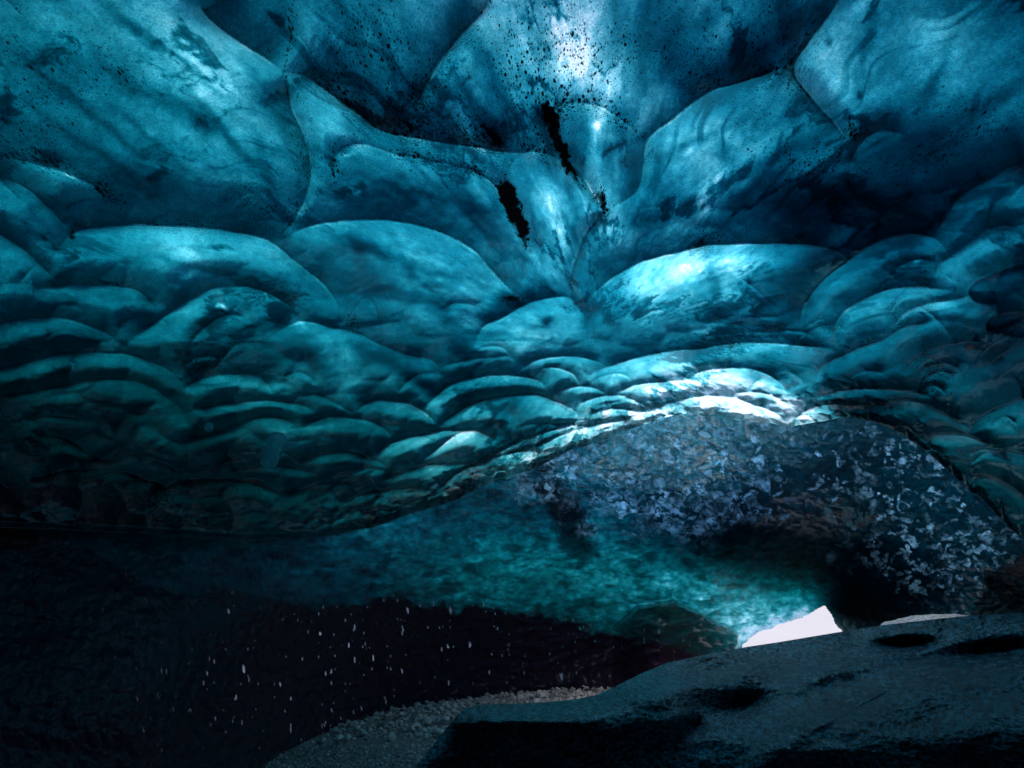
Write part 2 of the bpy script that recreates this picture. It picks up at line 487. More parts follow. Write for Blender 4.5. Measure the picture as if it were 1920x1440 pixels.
def ridge_field(x, y, ridges):
    acc = np.zeros(x.shape); shade = np.zeros(x.shape); lip = np.zeros(x.shape)
    edge = np.full(x.shape, 99.)
    # the drawn lines waver a little
    wx = x + 4 * fbm(x / 60, y / 60, 3, 3); wy = y + 4 * fbm(x / 60, y / 60, 8, 3)
    for pts, amp, wd, wl in ridges:
        mx_, my_ = np.mean(pts, axis=0)
        amp = amp * (1 - .42 * float(smooth(1000, 600, mx_) * smooth(560, 700, my_)))
        poly = catmull(pts, 5)
        m = max(wd, wl) * 1.35
        sel = (x > poly[:, 0].min() - m) & (x < poly[:, 0].max() + m) & (y > poly[:, 1].min() - m) & (y < poly[:, 1].max() + m)
        if not sel.any():
            continue
        d, t = line_dist(wx[sel], wy[sel], poly)
        taper = smooth(-.02, .16, t) * smooth(1.02, .84, t)
        inner = (t > .001) & (t < .999)
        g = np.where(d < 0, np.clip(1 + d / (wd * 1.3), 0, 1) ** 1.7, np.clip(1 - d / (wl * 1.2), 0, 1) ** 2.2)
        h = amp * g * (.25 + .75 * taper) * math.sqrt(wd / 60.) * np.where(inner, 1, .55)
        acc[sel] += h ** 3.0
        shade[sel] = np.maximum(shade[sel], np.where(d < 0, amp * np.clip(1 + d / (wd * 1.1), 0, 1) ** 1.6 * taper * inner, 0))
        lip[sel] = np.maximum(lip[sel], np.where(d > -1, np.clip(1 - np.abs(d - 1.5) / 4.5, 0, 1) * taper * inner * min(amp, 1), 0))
        edge[sel] = np.minimum(edge[sel], np.abs(d) / np.maximum(taper, .05))
    return acc ** (1 / 3.0), edge, shade, lip


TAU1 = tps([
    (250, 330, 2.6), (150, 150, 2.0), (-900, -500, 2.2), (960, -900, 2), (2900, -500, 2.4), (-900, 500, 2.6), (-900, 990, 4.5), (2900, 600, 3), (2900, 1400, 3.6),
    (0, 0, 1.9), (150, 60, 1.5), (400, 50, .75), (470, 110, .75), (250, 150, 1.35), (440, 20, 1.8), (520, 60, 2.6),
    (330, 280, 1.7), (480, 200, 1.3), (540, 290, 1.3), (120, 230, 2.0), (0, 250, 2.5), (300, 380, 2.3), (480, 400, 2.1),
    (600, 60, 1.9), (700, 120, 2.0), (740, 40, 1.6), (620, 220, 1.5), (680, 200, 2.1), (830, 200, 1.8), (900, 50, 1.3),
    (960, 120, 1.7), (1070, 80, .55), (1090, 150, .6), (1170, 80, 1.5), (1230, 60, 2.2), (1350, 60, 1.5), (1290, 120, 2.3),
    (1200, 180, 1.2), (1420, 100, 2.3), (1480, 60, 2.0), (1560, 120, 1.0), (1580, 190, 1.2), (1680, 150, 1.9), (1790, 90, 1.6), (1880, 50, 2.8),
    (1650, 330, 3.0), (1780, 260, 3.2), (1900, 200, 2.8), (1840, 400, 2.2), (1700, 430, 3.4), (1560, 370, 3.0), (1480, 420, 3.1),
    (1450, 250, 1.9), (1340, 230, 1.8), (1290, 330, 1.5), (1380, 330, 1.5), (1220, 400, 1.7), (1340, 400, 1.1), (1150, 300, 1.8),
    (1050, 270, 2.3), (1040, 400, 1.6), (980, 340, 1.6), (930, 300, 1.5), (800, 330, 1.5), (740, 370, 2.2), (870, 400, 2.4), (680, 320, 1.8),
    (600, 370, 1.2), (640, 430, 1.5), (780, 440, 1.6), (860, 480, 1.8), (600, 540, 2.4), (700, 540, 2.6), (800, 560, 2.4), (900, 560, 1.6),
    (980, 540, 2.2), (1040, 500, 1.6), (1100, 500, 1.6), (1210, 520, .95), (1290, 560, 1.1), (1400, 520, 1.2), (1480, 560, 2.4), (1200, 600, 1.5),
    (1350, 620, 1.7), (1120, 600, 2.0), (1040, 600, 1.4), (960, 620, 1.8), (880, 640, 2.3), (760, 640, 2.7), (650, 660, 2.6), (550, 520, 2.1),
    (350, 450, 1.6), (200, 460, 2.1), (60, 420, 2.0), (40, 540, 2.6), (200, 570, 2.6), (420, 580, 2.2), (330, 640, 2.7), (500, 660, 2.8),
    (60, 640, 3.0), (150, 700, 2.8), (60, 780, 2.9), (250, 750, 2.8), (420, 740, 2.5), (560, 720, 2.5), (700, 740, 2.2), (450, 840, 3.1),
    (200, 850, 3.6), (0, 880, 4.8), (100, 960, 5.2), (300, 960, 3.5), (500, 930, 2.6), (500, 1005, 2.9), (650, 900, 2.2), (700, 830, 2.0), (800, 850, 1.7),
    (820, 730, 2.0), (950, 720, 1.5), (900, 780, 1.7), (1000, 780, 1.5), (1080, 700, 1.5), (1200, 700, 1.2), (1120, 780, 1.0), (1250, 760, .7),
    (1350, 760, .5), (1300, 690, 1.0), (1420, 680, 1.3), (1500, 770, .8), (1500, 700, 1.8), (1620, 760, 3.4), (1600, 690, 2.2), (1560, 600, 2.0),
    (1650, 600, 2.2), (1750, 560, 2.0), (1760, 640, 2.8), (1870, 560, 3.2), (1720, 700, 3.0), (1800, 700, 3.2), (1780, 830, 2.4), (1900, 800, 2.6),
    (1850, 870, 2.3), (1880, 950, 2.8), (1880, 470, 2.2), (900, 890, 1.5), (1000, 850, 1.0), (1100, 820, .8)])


def streaks(x, y, seed):
    r = np.hypot(x - 1120, (y - 640) * 1.15) + 60
    a = np.arctan2(y - 640, x - 1120)
    return fbm(a * 9, np.log(r) * 3.2, seed, 5, .6) * smooth(60, 330, r)


def build_ceiling():
    xs = np.concatenate([np.linspace(-900, -10, 110, endpoint=False), np.linspace(-10, 1930, 800), np.linspace(1940, 2900, 110)])
    ts = np.concatenate([np.linspace(0, 1, 420)])
    top = np.linspace(-900, -8, 90)
    X = np.repeat(xs[None], len(top) + len(ts), 0)
    rm = rim(xs)
    Y = np.concatenate([np.repeat(top[:, None], len(xs), 1), -2 + (rm[None] + 2) * ts[:, None]], 0)
    R = np.exp(lnR1(X, Y))
    h, edge, shade, lip = ridge_field(X, Y, RID)
    nearrim = smooth(105, 8, np.interp(X.ravel(), xs, rm).reshape(X.shape) - Y) * smooth(450, 850, X) * smooth(2100, 1700, X)
    # crumpled facets along the rim
    f1, f2 = worley(X / 26 + .8 * fbm(X / 50, Y / 50, 41, 2), (Y - .25 * (960 - X) * 0) / 12 + .8 * fbm(X / 50, Y / 50, 42, 2), 9)
    und = fbm(X / 210, Y / 150, 51, 2) * .6 + streaks(X, Y, 61) * .16
    med = fbm(X / 34, Y / 26, 55, 3)
    # shallow round dents
    w1, w2 = worley(X / 75 + .5 * fbm(X / 90, Y / 90, 71, 2), Y / 48 + .5 * fbm(X / 90, Y / 90, 72, 2), 13)
    dent = np.clip(w1, 0, .8) ** 2
    low = smooth(250, 600, Y)
    fw = X + 14 * fbm(X / 40, Y / 30, 43, 3); fv = Y + 9 * fbm(X / 40, Y / 30, 44, 3)
    fh, fe, fr1, fr2 = facets(fw / 30, (fv + (X - 1200) * .18 * np.sign(1290 - X)) / 13, 45)
    R = R * (1 - .066 * h + .022 * und + .0030 * med * (.4 + .6 * low) - .022 * dent * low - .010 * nearrim * np.clip(f1, 0, 1) ** 1.5 + .016 * fh * (nearrim + .10 * low))
    R = R * (1 - .02 * smooth(14, 0, np.interp(X.ravel(), xs, rm).reshape(X.shape) - Y))
    P = at(X, Y, R)
    # what the ice lets through, with ridge shade and rim glow painted in
    st = streaks(X, Y, 77)
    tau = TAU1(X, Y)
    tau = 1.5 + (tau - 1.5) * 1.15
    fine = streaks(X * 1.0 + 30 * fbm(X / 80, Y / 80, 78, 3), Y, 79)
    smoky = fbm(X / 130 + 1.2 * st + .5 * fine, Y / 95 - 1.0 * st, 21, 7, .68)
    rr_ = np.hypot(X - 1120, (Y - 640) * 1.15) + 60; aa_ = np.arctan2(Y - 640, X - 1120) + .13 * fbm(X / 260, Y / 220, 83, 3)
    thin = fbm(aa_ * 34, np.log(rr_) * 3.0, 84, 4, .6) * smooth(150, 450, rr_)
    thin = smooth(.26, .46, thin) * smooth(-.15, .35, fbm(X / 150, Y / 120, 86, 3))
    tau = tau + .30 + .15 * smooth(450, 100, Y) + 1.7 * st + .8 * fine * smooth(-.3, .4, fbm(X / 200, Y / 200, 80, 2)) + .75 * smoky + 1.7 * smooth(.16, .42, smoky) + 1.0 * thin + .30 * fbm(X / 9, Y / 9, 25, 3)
    Xs = X + 13 * fbm(X / 40, Y / 40, 95, 4, .6); Ys = Y + 13 * fbm(X / 40, Y / 40, 96, 4, .6)
    for b in STAIN_GLINT:
        tau = tau + b[5] * (1 if b[5] > 0 or b[2] < 40 else .65) * blob(Xs, Ys, *b[:5])
    tau = tau + .75 * shade - .95 * lip * smooth(-.45, .45, fbm(X / 45, Y / 45, 97, 3)) + .25 * smooth(7, 2, edge) * (1 - np.clip(lip * 2, 0, 1))  # shade above ridges and bright lip lines painted into the ice depth
    tau = tau - .6 * nearrim * smooth(1600, 1480, X) + nearrim * (1.3 * (fr1 - .45) + .6 * smooth(.12, .0, fe))  # rim glow painted by lowering tau
    tau = np.maximum(tau - .05, .12)
    dirt = .18 + .28 * fbm(X / 240, Y / 200, 90, 4) + .48 * smooth(38, 0, edge) * (.5 + .8 * fbm(X / 60, Y / 60, 91, 3))
    Xd = X + 15 * fbm(X / 26, Y / 26, 93, 4, .6); Yd = Y + 18 * fbm(X / 26, Y / 26, 94, 4, .6)
    for b in DIRT_CREVICE:
        dirt = dirt + b[5] * blob(Xd, Yd, *b[:5])
    dirt = dirt + .22 * smooth(500, 200, Y) - .5 * nearrim
    rim_glow = smooth(62, 8, np.interp(X.ravel(), xs, rm).reshape(X.shape) - Y) * smooth(600, 950, X) * smooth(1600, 1500, X)
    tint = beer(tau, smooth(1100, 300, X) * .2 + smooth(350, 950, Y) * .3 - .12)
    tint = tint + (rim_glow * fr2 ** 2 * smooth(0, .2, fe))[..., None] * np.array([.22, .25, .25])  # whitish rim highlights painted into the tint
    # the lip curls up and away at the rim
    rows = [P]
    last = P[-1]; out = ray(xs, rm); up = np.array([0, 0, 1.])
    sx = smooth(450, 900, xs)[:, None]
    for k in range(1, 15):
        a = k / 14.
        rr = .45 * (1 - math.cos(a * math.pi * .6)); uu = .7 * a * a
        wob = (.10 * fbm(xs / 22., xs * 0 + k * .35, 101, 3))[:, None]
        rows.append((last + out * (rr + wob * a) * (sx + .9 * (1 - sx)) + up * (uu + wob * a) * sx + out * .02)[None])
    P2 = np.concatenate(rows, 0)
    ext = lambda A: np.concatenate([A] + [A[-1:]] * 14, 0)
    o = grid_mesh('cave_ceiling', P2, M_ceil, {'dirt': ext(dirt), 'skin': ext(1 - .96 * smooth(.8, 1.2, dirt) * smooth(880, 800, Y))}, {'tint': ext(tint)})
    tag(o, kind='structure', label='blue glacier ice ceiling carved into large overlapping melt hollows')
    return xs, rm, lambda a, b: float(np.exp(lnR1(np.array([a], float), np.array([b], float)))[0])


STAIN_GLINT = [(1480, 60, 90, 14, -35, 1.2), (1400, 150, 110, 11, -30, 1.1), (1620, 100, 11, 80, 15, 1.0), (1750, 150, 14, 90, 25, 1.0), (1330, 30, 18, 70, 25, 1.0),
    (1300, 270, 80, 9, -25, 1.0), (1450, 300, 110, 12, -25, 1.0), (1230, 330, 10, 60, 10, .9), (1420, 350, 80, 12, -30, .9), (1250, 120, 12, 50, 20, .9),
    (150, 200, 160, 8, 40, 1.0), (330, 110, 120, 7, 38, 1.0), (420, 250, 110, 9, 50, 1.0), (500, 330, 14, 90, -15, .9), (200, 300, 140, 7, 35, .8),
    (640, 120, 12, 80, -30, .9), (720, 90, 10, 70, -25, .8), (780, 360, 120, 8, 15, .9), (700, 470, 120, 8, 20, .8), (350, 500, 140, 7, 10, .8),
    (1180, 500, 9, 60, 25, .8), (1340, 540, 10, 60, -10, .8), (1420, 560, 60, 8, 40, .9), (1000, 430, 8, 60, -15, .8), (1070, 430, 7, 50, -30, .8),(425, 576, 24, 5, 5, -2.4), (203, 655, 14, 3, 0, -2.2), (130, 333, 14, 4, 25, -1.5), (518, 828, 20, 14, -20, -2.8), (512, 858, 12, 22, 30, -2.0), (392, 801, 6, 8, 0, -2),
    (665, 368, 12, 3, 0, -1.2), (650, 290, 10, 3, 0, -1.5), (560, 612, 18, 4, 25, -1.2), (470, 1000, 24, 6, 0, -1.5), (160, 980, 8, 16, -30, -1.5),  # cloudy (positive) or clear (negative) ice, also painted glints, rim glow and hollow shade: x, y, rx, ry, angle, amount
    (250, 160, 90, 16, 35, 1.0), (340, 200, 60, 18, 40, 1.3), (378, 235, 26, 16, 40, 1.5), (240, 50, 60, 8, 40, .8), (470, 130, 50, 14, 50, .9),
    (280, 260, 130, 7, 40, .7), (100, 80, 80, 12, 30, .5), (650, 40, 12, 60, -25, .6), (860, 40, 20, 50, 5, 1.3), (930, 150, 14, 90, -25, 1.2),
    (880, 180, 10, 70, -35, .9), (1075, 85, 105, 105, 0, -1.7), (1250, 735, 230, 45, 2, -.75), (430, 75, 100, 26, 38, -.6), (1560, 140, 28, 55, 8, -.7), (1212, 560, 50, 38, 0, -.8), (1300, 700, 100, 22, 0, -.4), (880, 590, 26, 42, 15, -.6), (1335, 395, 18, 40, 10, -.9), (1480, 240, 70, 24, -30, -.4), (1335, 243, 60, 11, -25, -.6), (1500, 390, 90, 45, 0, .8), (1800, 330, 110, 80, 0, .7), (1700, 400, 90, 40, 20, .7), (1430, 470, 120, 14, 2, .5), (600, 150, 40, 70, -20, -.3), (1170, 330, 30, 50, -20, .5), (1040, 460, 30, 50, 0, -.5), (200, 110, 120, 30, 35, -.3), (100, 380, 60, 20, 30, .6), (420, 400, 120, 30, 20, .5), (860, 530, 60, 30, 30, .5), (1050, 260, 14, 60, -30, 1.5), (1270, 60, 30, 60, 20, .9), (1420, 90, 60, 30, -30, .9),
    (1325, 150, 40, 14, -30, .8), (1360, 290, 14, 20, 0, 1.6), (1345, 420, 20, 14, 0, .9), (1210, 410, 25, 15, -20, 1.3), (1160, 220, 20, 26, 0, 1.0),
    (1120, 235, 10, 10, 0, -.8), (1140, 260, 9, 9, 0, -.6), (670, 462, 40, 15, 8, 1.8), (960, 570, 35, 18, 0, 2.2), (860, 650, 24, 20, 20, 2.0),
    (830, 590, 30, 12, 30, 1.2), (770, 510, 20, 8, 20, 1.4), (800, 535, 22, 8, 20, 1.2), (700, 660, 70, 14, 30, 1.6), (790, 715, 45, 12, 35, 1.8),
    (215, 790, 46, 20, 8, 2.4), (285, 850, 50, 16, 0, 1.3), (410, 848, 60, 22, 4, 2.8), (390, 900, 60, 18, 0, 1.4), (590, 680, 40, 14, 30, 1.5),
    (380, 615, 40, 14, 0, .8), (1730, 700, 60, 30, -20, 1.0), (1890, 540, 50, 22, -15, 2.2), (1880, 620, 40, 30, -40, 1.5), (1620, 765, 70, 12, 0, 2.0),
    (1560, 380, 60, 20, -20, .9), (1500, 580, 30, 40, 0, 1.0), (1730, 260, 60, 30, -30, 1.0), (1850, 200, 90, 14, -30, .8), (1100, 590, 12, 40, 0, 1.3),
    (955, 760, 14, 20, 0, 1.4), (1430, 755, 8, 14, 20, 1.8), (1030, 605, 12, 9, 0, 2.5), (905, 300, 45, 9, 32, 1.8), (955, 350, 20, 10, 60, 1.2),
    (920, 250, 10, 40, -35, 1.8), (1610, 180, 6, 10, 0, 2.2), (1560, 75, 6, 8, 0, 2.0),
]
DIRT_CREVICE = [  # ash bands, also black painted into the deep crevices: x, y, rx, ry, angle, amount
    (967, 405, 13, 50, -20, 2.4), (950, 350, 12, 26, -30, .8), (1042, 250, 7, 44, -22, 1.3), (1066, 305, 6, 44, -32, 1.2), (925, 255, 6, 26, -32, 1.3),
    (900, 250, 90, 30, 10, .35), (1000, 180, 60, 120, -30, .30), (700, 220, 60, 14, 30, .35), (770, 235, 30, 10, 10, .4), (870, 70, 40, 20, -40, .35),
    (1080, 100, 110, 90, 0, .20), (1310, 460, 25, 60, -15, .45), (1330, 440, 30, 30, 0, .3), (1600, 240, 20, 25, 0, .6), (1500, 330, 80, 30, -20, .35),
    (1110, 600, 14, 60, 0, .5), (1130, 380, 14, 30, -20, .8), (270, 455, 60, 20, 0, .2), (215, 530, 70, 10, -5, .55), (140, 440, 10, 14, 0, .8),
    (210, 365, 60, 10, 35, .35), (545, 60, 6, 60, 2, .6), (60, 295, 70, 10, 10, .4), (630, 320, 14, 40, 0, .4), (665, 615, 10, 30, -25, .4),
    (-100, 1000, 500, 110, 0, 1.3), (960, 565, 30, 14, 0, 1.0), (1620, 770, 70, 10, 0, .9), (1750, 780, 90, 20, 0, .6), (1380, 650, 20, 10, 0, .6),
    (1800, 690, 90, 60, 0, .35), (1760, 290, 120, 40, -30, .3),
]
cx_, rm_, RC = build_ceiling()

# ------------------------------------------------------------------ tunnel walls and roof beyond the rim
lnR2 = tps([(a, b, math.log(c)) for a, b, c in [
    (-900, 500, 4.6), (-900, 1000, 4.3), (-900, 1650, 3.6), (0, 500, 5.5), (0, 990, 5.3), (0, 1440, 4.5), (0, 1650, 4.2),
    (300, 500, 6.6), (300, 1000, 6.1), (300, 1300, 5.4), (600, 700, 7.6), (600, 1010, 7.35), (550, 1440, 8.6), (470, 1440, 7.4), (600, 1300, 9.0), (620, 1650, 8.0),
    (860, 700, 9.0), (860, 935, 8.9), (700, 1100, 9), (700, 1320, 10.6), (1060, 600, 11.5), (1060, 850, 11.0), (1290, 500, 14.2), (1290, 780, 12.6), (1290, 900, 12.1), (1290, 975, 12.3), (1160, 930, 11.4),
    (1500, 500, 12.8), (1500, 800, 11.4), (1460, 880, 11.6), (1700, 500, 9), (1700, 815, 9.2), (1920, 500, 7.2), (1920, 1010, 7.4), (1900, 1150, 8.0), (1340, 1040, 13.6), (1480, 980, 13.2),
    (1480, 1120, 17), (1400, 1200, 17.5), (1545, 1125, 16.5), (1600, 1175, 14.5), (1700, 1080, 11.5), (1750, 1160, 10.5), (1200, 1130, 14.6), (1000, 1050, 12.6),
    (1000, 1250, 13.3), (1150, 1290, 14.0), (1300, 1250, 15.5), (1400, 1500, 17), (1000, 1500, 12), (1700, 1500, 11), (2300, 1300, 7), (2900, 1650, 6.5), (2900, 500, 6)]])
MOUTH = catmull([(1388, 1216), (1400, 1200), (1412, 1190), (1440, 1180), (1470, 1168), (1500, 1158), (1525, 1145), (1545, 1135), (1556, 1148),
                 (1568, 1168), (1582, 1187), (1590, 1215), (1560, 1232), (1470, 1240), (1395, 1236), (1388, 1216)], 4)


def in_poly(x, y, poly):
    c = np.zeros(x.shape, bool)
    for (ax, ay), (bx, by) in zip(poly[:-1], poly[1:]):
        if ay == by: continue
        c ^= ((ay > y) != (by > y)) & (x < (bx - ax) * (y - ay) / (by - ay) + ax)
    return c


TAU2 = tps([
    (-900, 700, 5), (0, 990, 4.8), (0, 1440, 7), (2900, 1000, 4), (300, 1000, 4.3), (300, 1100, 5.2), (500, 960, 3.3), (700, 1000, 2.8), (600, 1060, 3.8),
    (860, 960, 3.2), (900, 1040, 2.8), (1000, 1000, 3.2), (800, 1090, 3.3), (1000, 1060, 2.2), (1150, 1050, 2.3), (1000, 1110, 2.7), (1130, 1100, 1.9),
    (1250, 1120, 1.7), (1350, 1130, 1.5), (1450, 1150, 1.2), (1520, 1135, 1.5), (1300, 1190, 2.6), (1200, 1160, 2.3), (1400, 1190, 1.2),
    (1100, 880, 2.2), (1250, 850, 1.9), (1350, 860, 2.1), (1250, 960, 2.8), (1200, 1000, 3.2), (1350, 1030, 4.0), (1450, 950, 4.2), (1500, 1060, 4.4),
    (1400, 800, 2.4), (1550, 850, 3.4), (1700, 850, 3.0), (1700, 950, 3.3), (1850, 950, 3.0), (1800, 1050, 3.2), (1650, 1080, 4.0), (1700, 1140, 4.2),
    (1600, 1130, 5.0), (1900, 1100, 4), (1400, 600, 2), (1000, 600, 2.4), (1800, 600, 3)])


SLAB = [(1120, 1200), (1195, 1140), (1262, 1128), (1300, 1146), (1345, 1168), (1388, 1190), (1386, 1206), (1376, 1240), (1120, 1300), (1120, 1200)]


def build_tunnel():
    xs = np.concatenate([np.linspace(-900, -10, 90, endpoint=False), np.linspace(-10, 1340, 620, endpoint=False), np.linspace(1340, 1640, 180, endpoint=False),
                         np.linspace(1640, 1930, 140), np.linspace(1940, 2900, 90)])
    ys = np.concatenate([np.linspace(560, 770, 40, endpoint=False), np.linspace(770, 1110, 225, endpoint=False), np.linspace(1110, 1240, 90, endpoint=False),
                         np.linspace(1240, 1445, 80, endpoint=False), np.linspace(1445, 1650, 25)])
    X, Y = np.meshgrid(xs, ys)  # roof left open above: unseen gap added to let skylight in
    R = np.exp(lnR2(X, Y))
    P0 = at(X, Y, R)
    # scallops and dimples of several sizes
    left = smooth(800, 500, X); right = smooth(1300, 1520, X)
    dens = 1 + .9 * np.exp(-(((X - 1470) / 260) ** 2 + ((Y - 1150) / 90) ** 2))
    wx = X + 14 * fbm(X / 60, Y / 45, 201, 3); wy = Y + 10 * fbm(X / 60, Y / 45, 205, 3)
    a1, a2 = worley((wx - 1470) / 44 * dens, (wy - 1150) / 27 * dens, 211)
    b1, b2 = worley(wx / 19, wy / 12.5, 217)
    d1, d2 = worley(wx / 10, wy / 15, 219)
    h = .16 * np.clip(a1, 0, .9) ** 2 * (1 - .6 * left) + .085 * np.clip(b1, 0, .9) ** 2 * (1 - .75 * left) + .030 * np.clip(d1, 0, .9) ** 2 * (1 - .6 * left)
    h = h + .45 * fbm(X / 260, Y / 130, 221, 3) * (1 - .5 * left) + .02 * fbm(wx / 9, wy / 6, 225, 3) * (1 - .7 * left)
    calm = 1 - .88 * np.exp(-(((X - 1540) / 230) ** 2 + ((Y - 1110) / 120) ** 2))
    # pebbly facets, with sky reflections painted on them as pale cells
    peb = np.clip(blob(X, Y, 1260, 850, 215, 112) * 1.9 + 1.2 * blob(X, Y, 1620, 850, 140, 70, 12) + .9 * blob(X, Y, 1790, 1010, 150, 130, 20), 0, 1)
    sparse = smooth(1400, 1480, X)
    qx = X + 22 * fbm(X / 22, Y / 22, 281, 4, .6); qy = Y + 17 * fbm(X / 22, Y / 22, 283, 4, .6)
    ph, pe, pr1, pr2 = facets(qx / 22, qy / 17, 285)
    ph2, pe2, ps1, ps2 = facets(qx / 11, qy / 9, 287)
    R = R - (h * (1 - .5 * peb) * calm + .060 * ph * peb + .02 * ph2 * peb) * np.minimum(R, 12) / 12
    slab = smooth(1140, 1240, X) * in_poly(X + 3 * fbm(X / 12, Y / 12, 271, 3), Y + 3 * fbm(X / 12, Y / 12, 272, 3), np.array(SLAB, float)) * 1.0
    for _ in range(2):
        slab[1:-1, 1:-1] = .25 * (slab[:-2, 1:-1] + slab[2:, 1:-1] + slab[1:-1, :-2] + slab[1:-1, 2:])
    R = R - 2.2 * slab
    mouth_d = np.hypot((X - 1490) / 1.6, Y - 1180)
    P = at(X, Y, R)
    tau = TAU2(X, Y)
    tau = 1.7 + (tau - 1.7) * 1.45 + .8 * fbm(X / 90, Y / 45, 231, 5, .6) - .8 * (a1 - .4) * (1 - right) + .8 * fbm(wx / 16, wy / 7, 235, 4, .7) + .9 * (b1 - .45) * (1 - left) + .8 * smooth(.12, .4, fbm(wx / 26, wy / 9, 237, 5, .7)) + .5 * fbm(X / 7, Y / 4.5, 239, 2)
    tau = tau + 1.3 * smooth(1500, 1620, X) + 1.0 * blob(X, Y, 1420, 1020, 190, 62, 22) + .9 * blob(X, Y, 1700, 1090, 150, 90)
    md, _t = line_dist(X, Y, MOUTH)
    tau = tau - .7 * smooth(24, 2, np.abs(md)) * smooth(1560, 1530, X)  # painted glare: ice brightened along the edge of the mouth
    # darker water-worn lumps frozen in
    c1, c2 = worley(wx / 70, wy / 34, 241)
    tau = tau + 1.1 * smooth(.42, .12, c1 + .30 * fbm(X / 16, Y / 10, 245, 4)) * (hash2(np.floor(wx / 70), np.floor(wy / 34), 3) > .45) * (1 - right)
    tau = tau + .5 * slab
    skin = 1 - .86 * np.clip(1.3 * blob(X, Y, 1420, 1040, 210, 70, 14) + 1.2 * blob(X, Y, 1640, 1090, 150, 90), 0, 1) - .35 * smooth(1500, 1700, X)  # base and gloss cut near the mouth to paint out sunlight
    skin = np.clip(skin, .06, 1)
    clear = (pr1 > .60 + .33 * sparse) * smooth(.06, .22, pe - .25 * (pr2 - .2)) + (.40 + 1.0 * ps2) * (ps1 > .30 + .38 * sparse) * smooth(.06, .28, pe2) * (1 - .4 * sparse)  # pale cells: sky reflections painted into the tint
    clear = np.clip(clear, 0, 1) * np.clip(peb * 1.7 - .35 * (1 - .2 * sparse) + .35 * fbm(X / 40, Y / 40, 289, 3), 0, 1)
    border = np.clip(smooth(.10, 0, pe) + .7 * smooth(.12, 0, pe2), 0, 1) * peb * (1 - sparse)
    tau = tau + 1.0 * border
    tau = np.maximum(tau, .25)
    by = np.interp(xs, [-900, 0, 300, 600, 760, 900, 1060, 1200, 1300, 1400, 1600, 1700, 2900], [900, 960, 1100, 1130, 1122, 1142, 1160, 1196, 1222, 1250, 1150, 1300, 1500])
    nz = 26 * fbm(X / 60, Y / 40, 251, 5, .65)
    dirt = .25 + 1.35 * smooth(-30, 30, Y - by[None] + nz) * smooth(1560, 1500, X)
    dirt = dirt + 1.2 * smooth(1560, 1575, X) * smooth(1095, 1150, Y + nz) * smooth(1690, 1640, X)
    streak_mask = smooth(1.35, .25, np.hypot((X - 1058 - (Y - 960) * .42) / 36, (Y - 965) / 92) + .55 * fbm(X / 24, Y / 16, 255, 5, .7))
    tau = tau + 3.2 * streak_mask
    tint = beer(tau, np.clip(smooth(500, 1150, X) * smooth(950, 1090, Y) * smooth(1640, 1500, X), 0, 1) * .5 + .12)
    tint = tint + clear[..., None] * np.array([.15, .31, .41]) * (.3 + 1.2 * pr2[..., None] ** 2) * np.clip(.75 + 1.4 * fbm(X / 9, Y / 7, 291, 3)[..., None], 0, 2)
    # glints on the dirty wall, painted as small pale dashes in the tint
    for sx_, sy_, keep, rad, sd, gain in ((11, 24, .955, .15, 293, .55), (7, 13, .90, .15, 295, .22), (26, 56, .95, .10, 297, .8), (10, 46, .965, .13, 299, .4)):
        gx = (X + 3 * fbm(X / 20, Y / 20, sd, 2)) / sx_; gy = (Y + .0 * X) / sy_
        ix, iy = np.floor(gx), np.floor(gy)
        ox = gx - ix - .3 - .4 * hash2(ix, iy, sd); oy = gy - iy - .3 - .4 * hash2(ix, iy, sd + 1)
        lean = (hash2(ix, iy, sd + 2) - .5) * .8
        glint = smooth(1, .5, np.hypot((ox + lean * oy) / rad, oy / (rad * (1.2 + 1.2 * hash2(ix, iy, sd + 3)))))
        glint = glint * (.35 + .65 * hash2(ix, iy, sd + 6)) * (hash2(ix, iy, sd + 4) > keep) * smooth(.6, 1.1, dirt) * (.25 + .9 * blob(X, Y, 600, 1270, 330, 140) + .5 * blob(X, Y, 950, 1230, 260, 90)) * smooth(1330, 1250, X)
        tint = tint + gain * glint[..., None] * np.array([.30, .31, .38]); dirt = dirt * (1 - np.clip(glint * 1.6, 0, 1))
    # the mouth: an opening to daylight
    ym = .25 * (Y[:-1, :-1] + Y[1:, :-1] + Y[:-1, 1:] + Y[1:, 1:]); xm = .25 * (X[:-1, :-1] + X[1:, :-1] + X[:-1, 1:] + X[1:, 1:])
    hole = in_poly(xm + 3 * fbm(xm / 14, ym / 9, 261, 3, .5), ym + 6 * fbm(xm / 22, ym / 16, 262, 3, .5), MOUTH)
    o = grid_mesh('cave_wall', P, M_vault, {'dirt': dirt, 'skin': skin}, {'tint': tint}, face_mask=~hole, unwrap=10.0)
    tag(o, kind='structure', label='scalloped tunnel wall of dark teal glacier ice running down to a bright cave mouth')


build_tunnel()


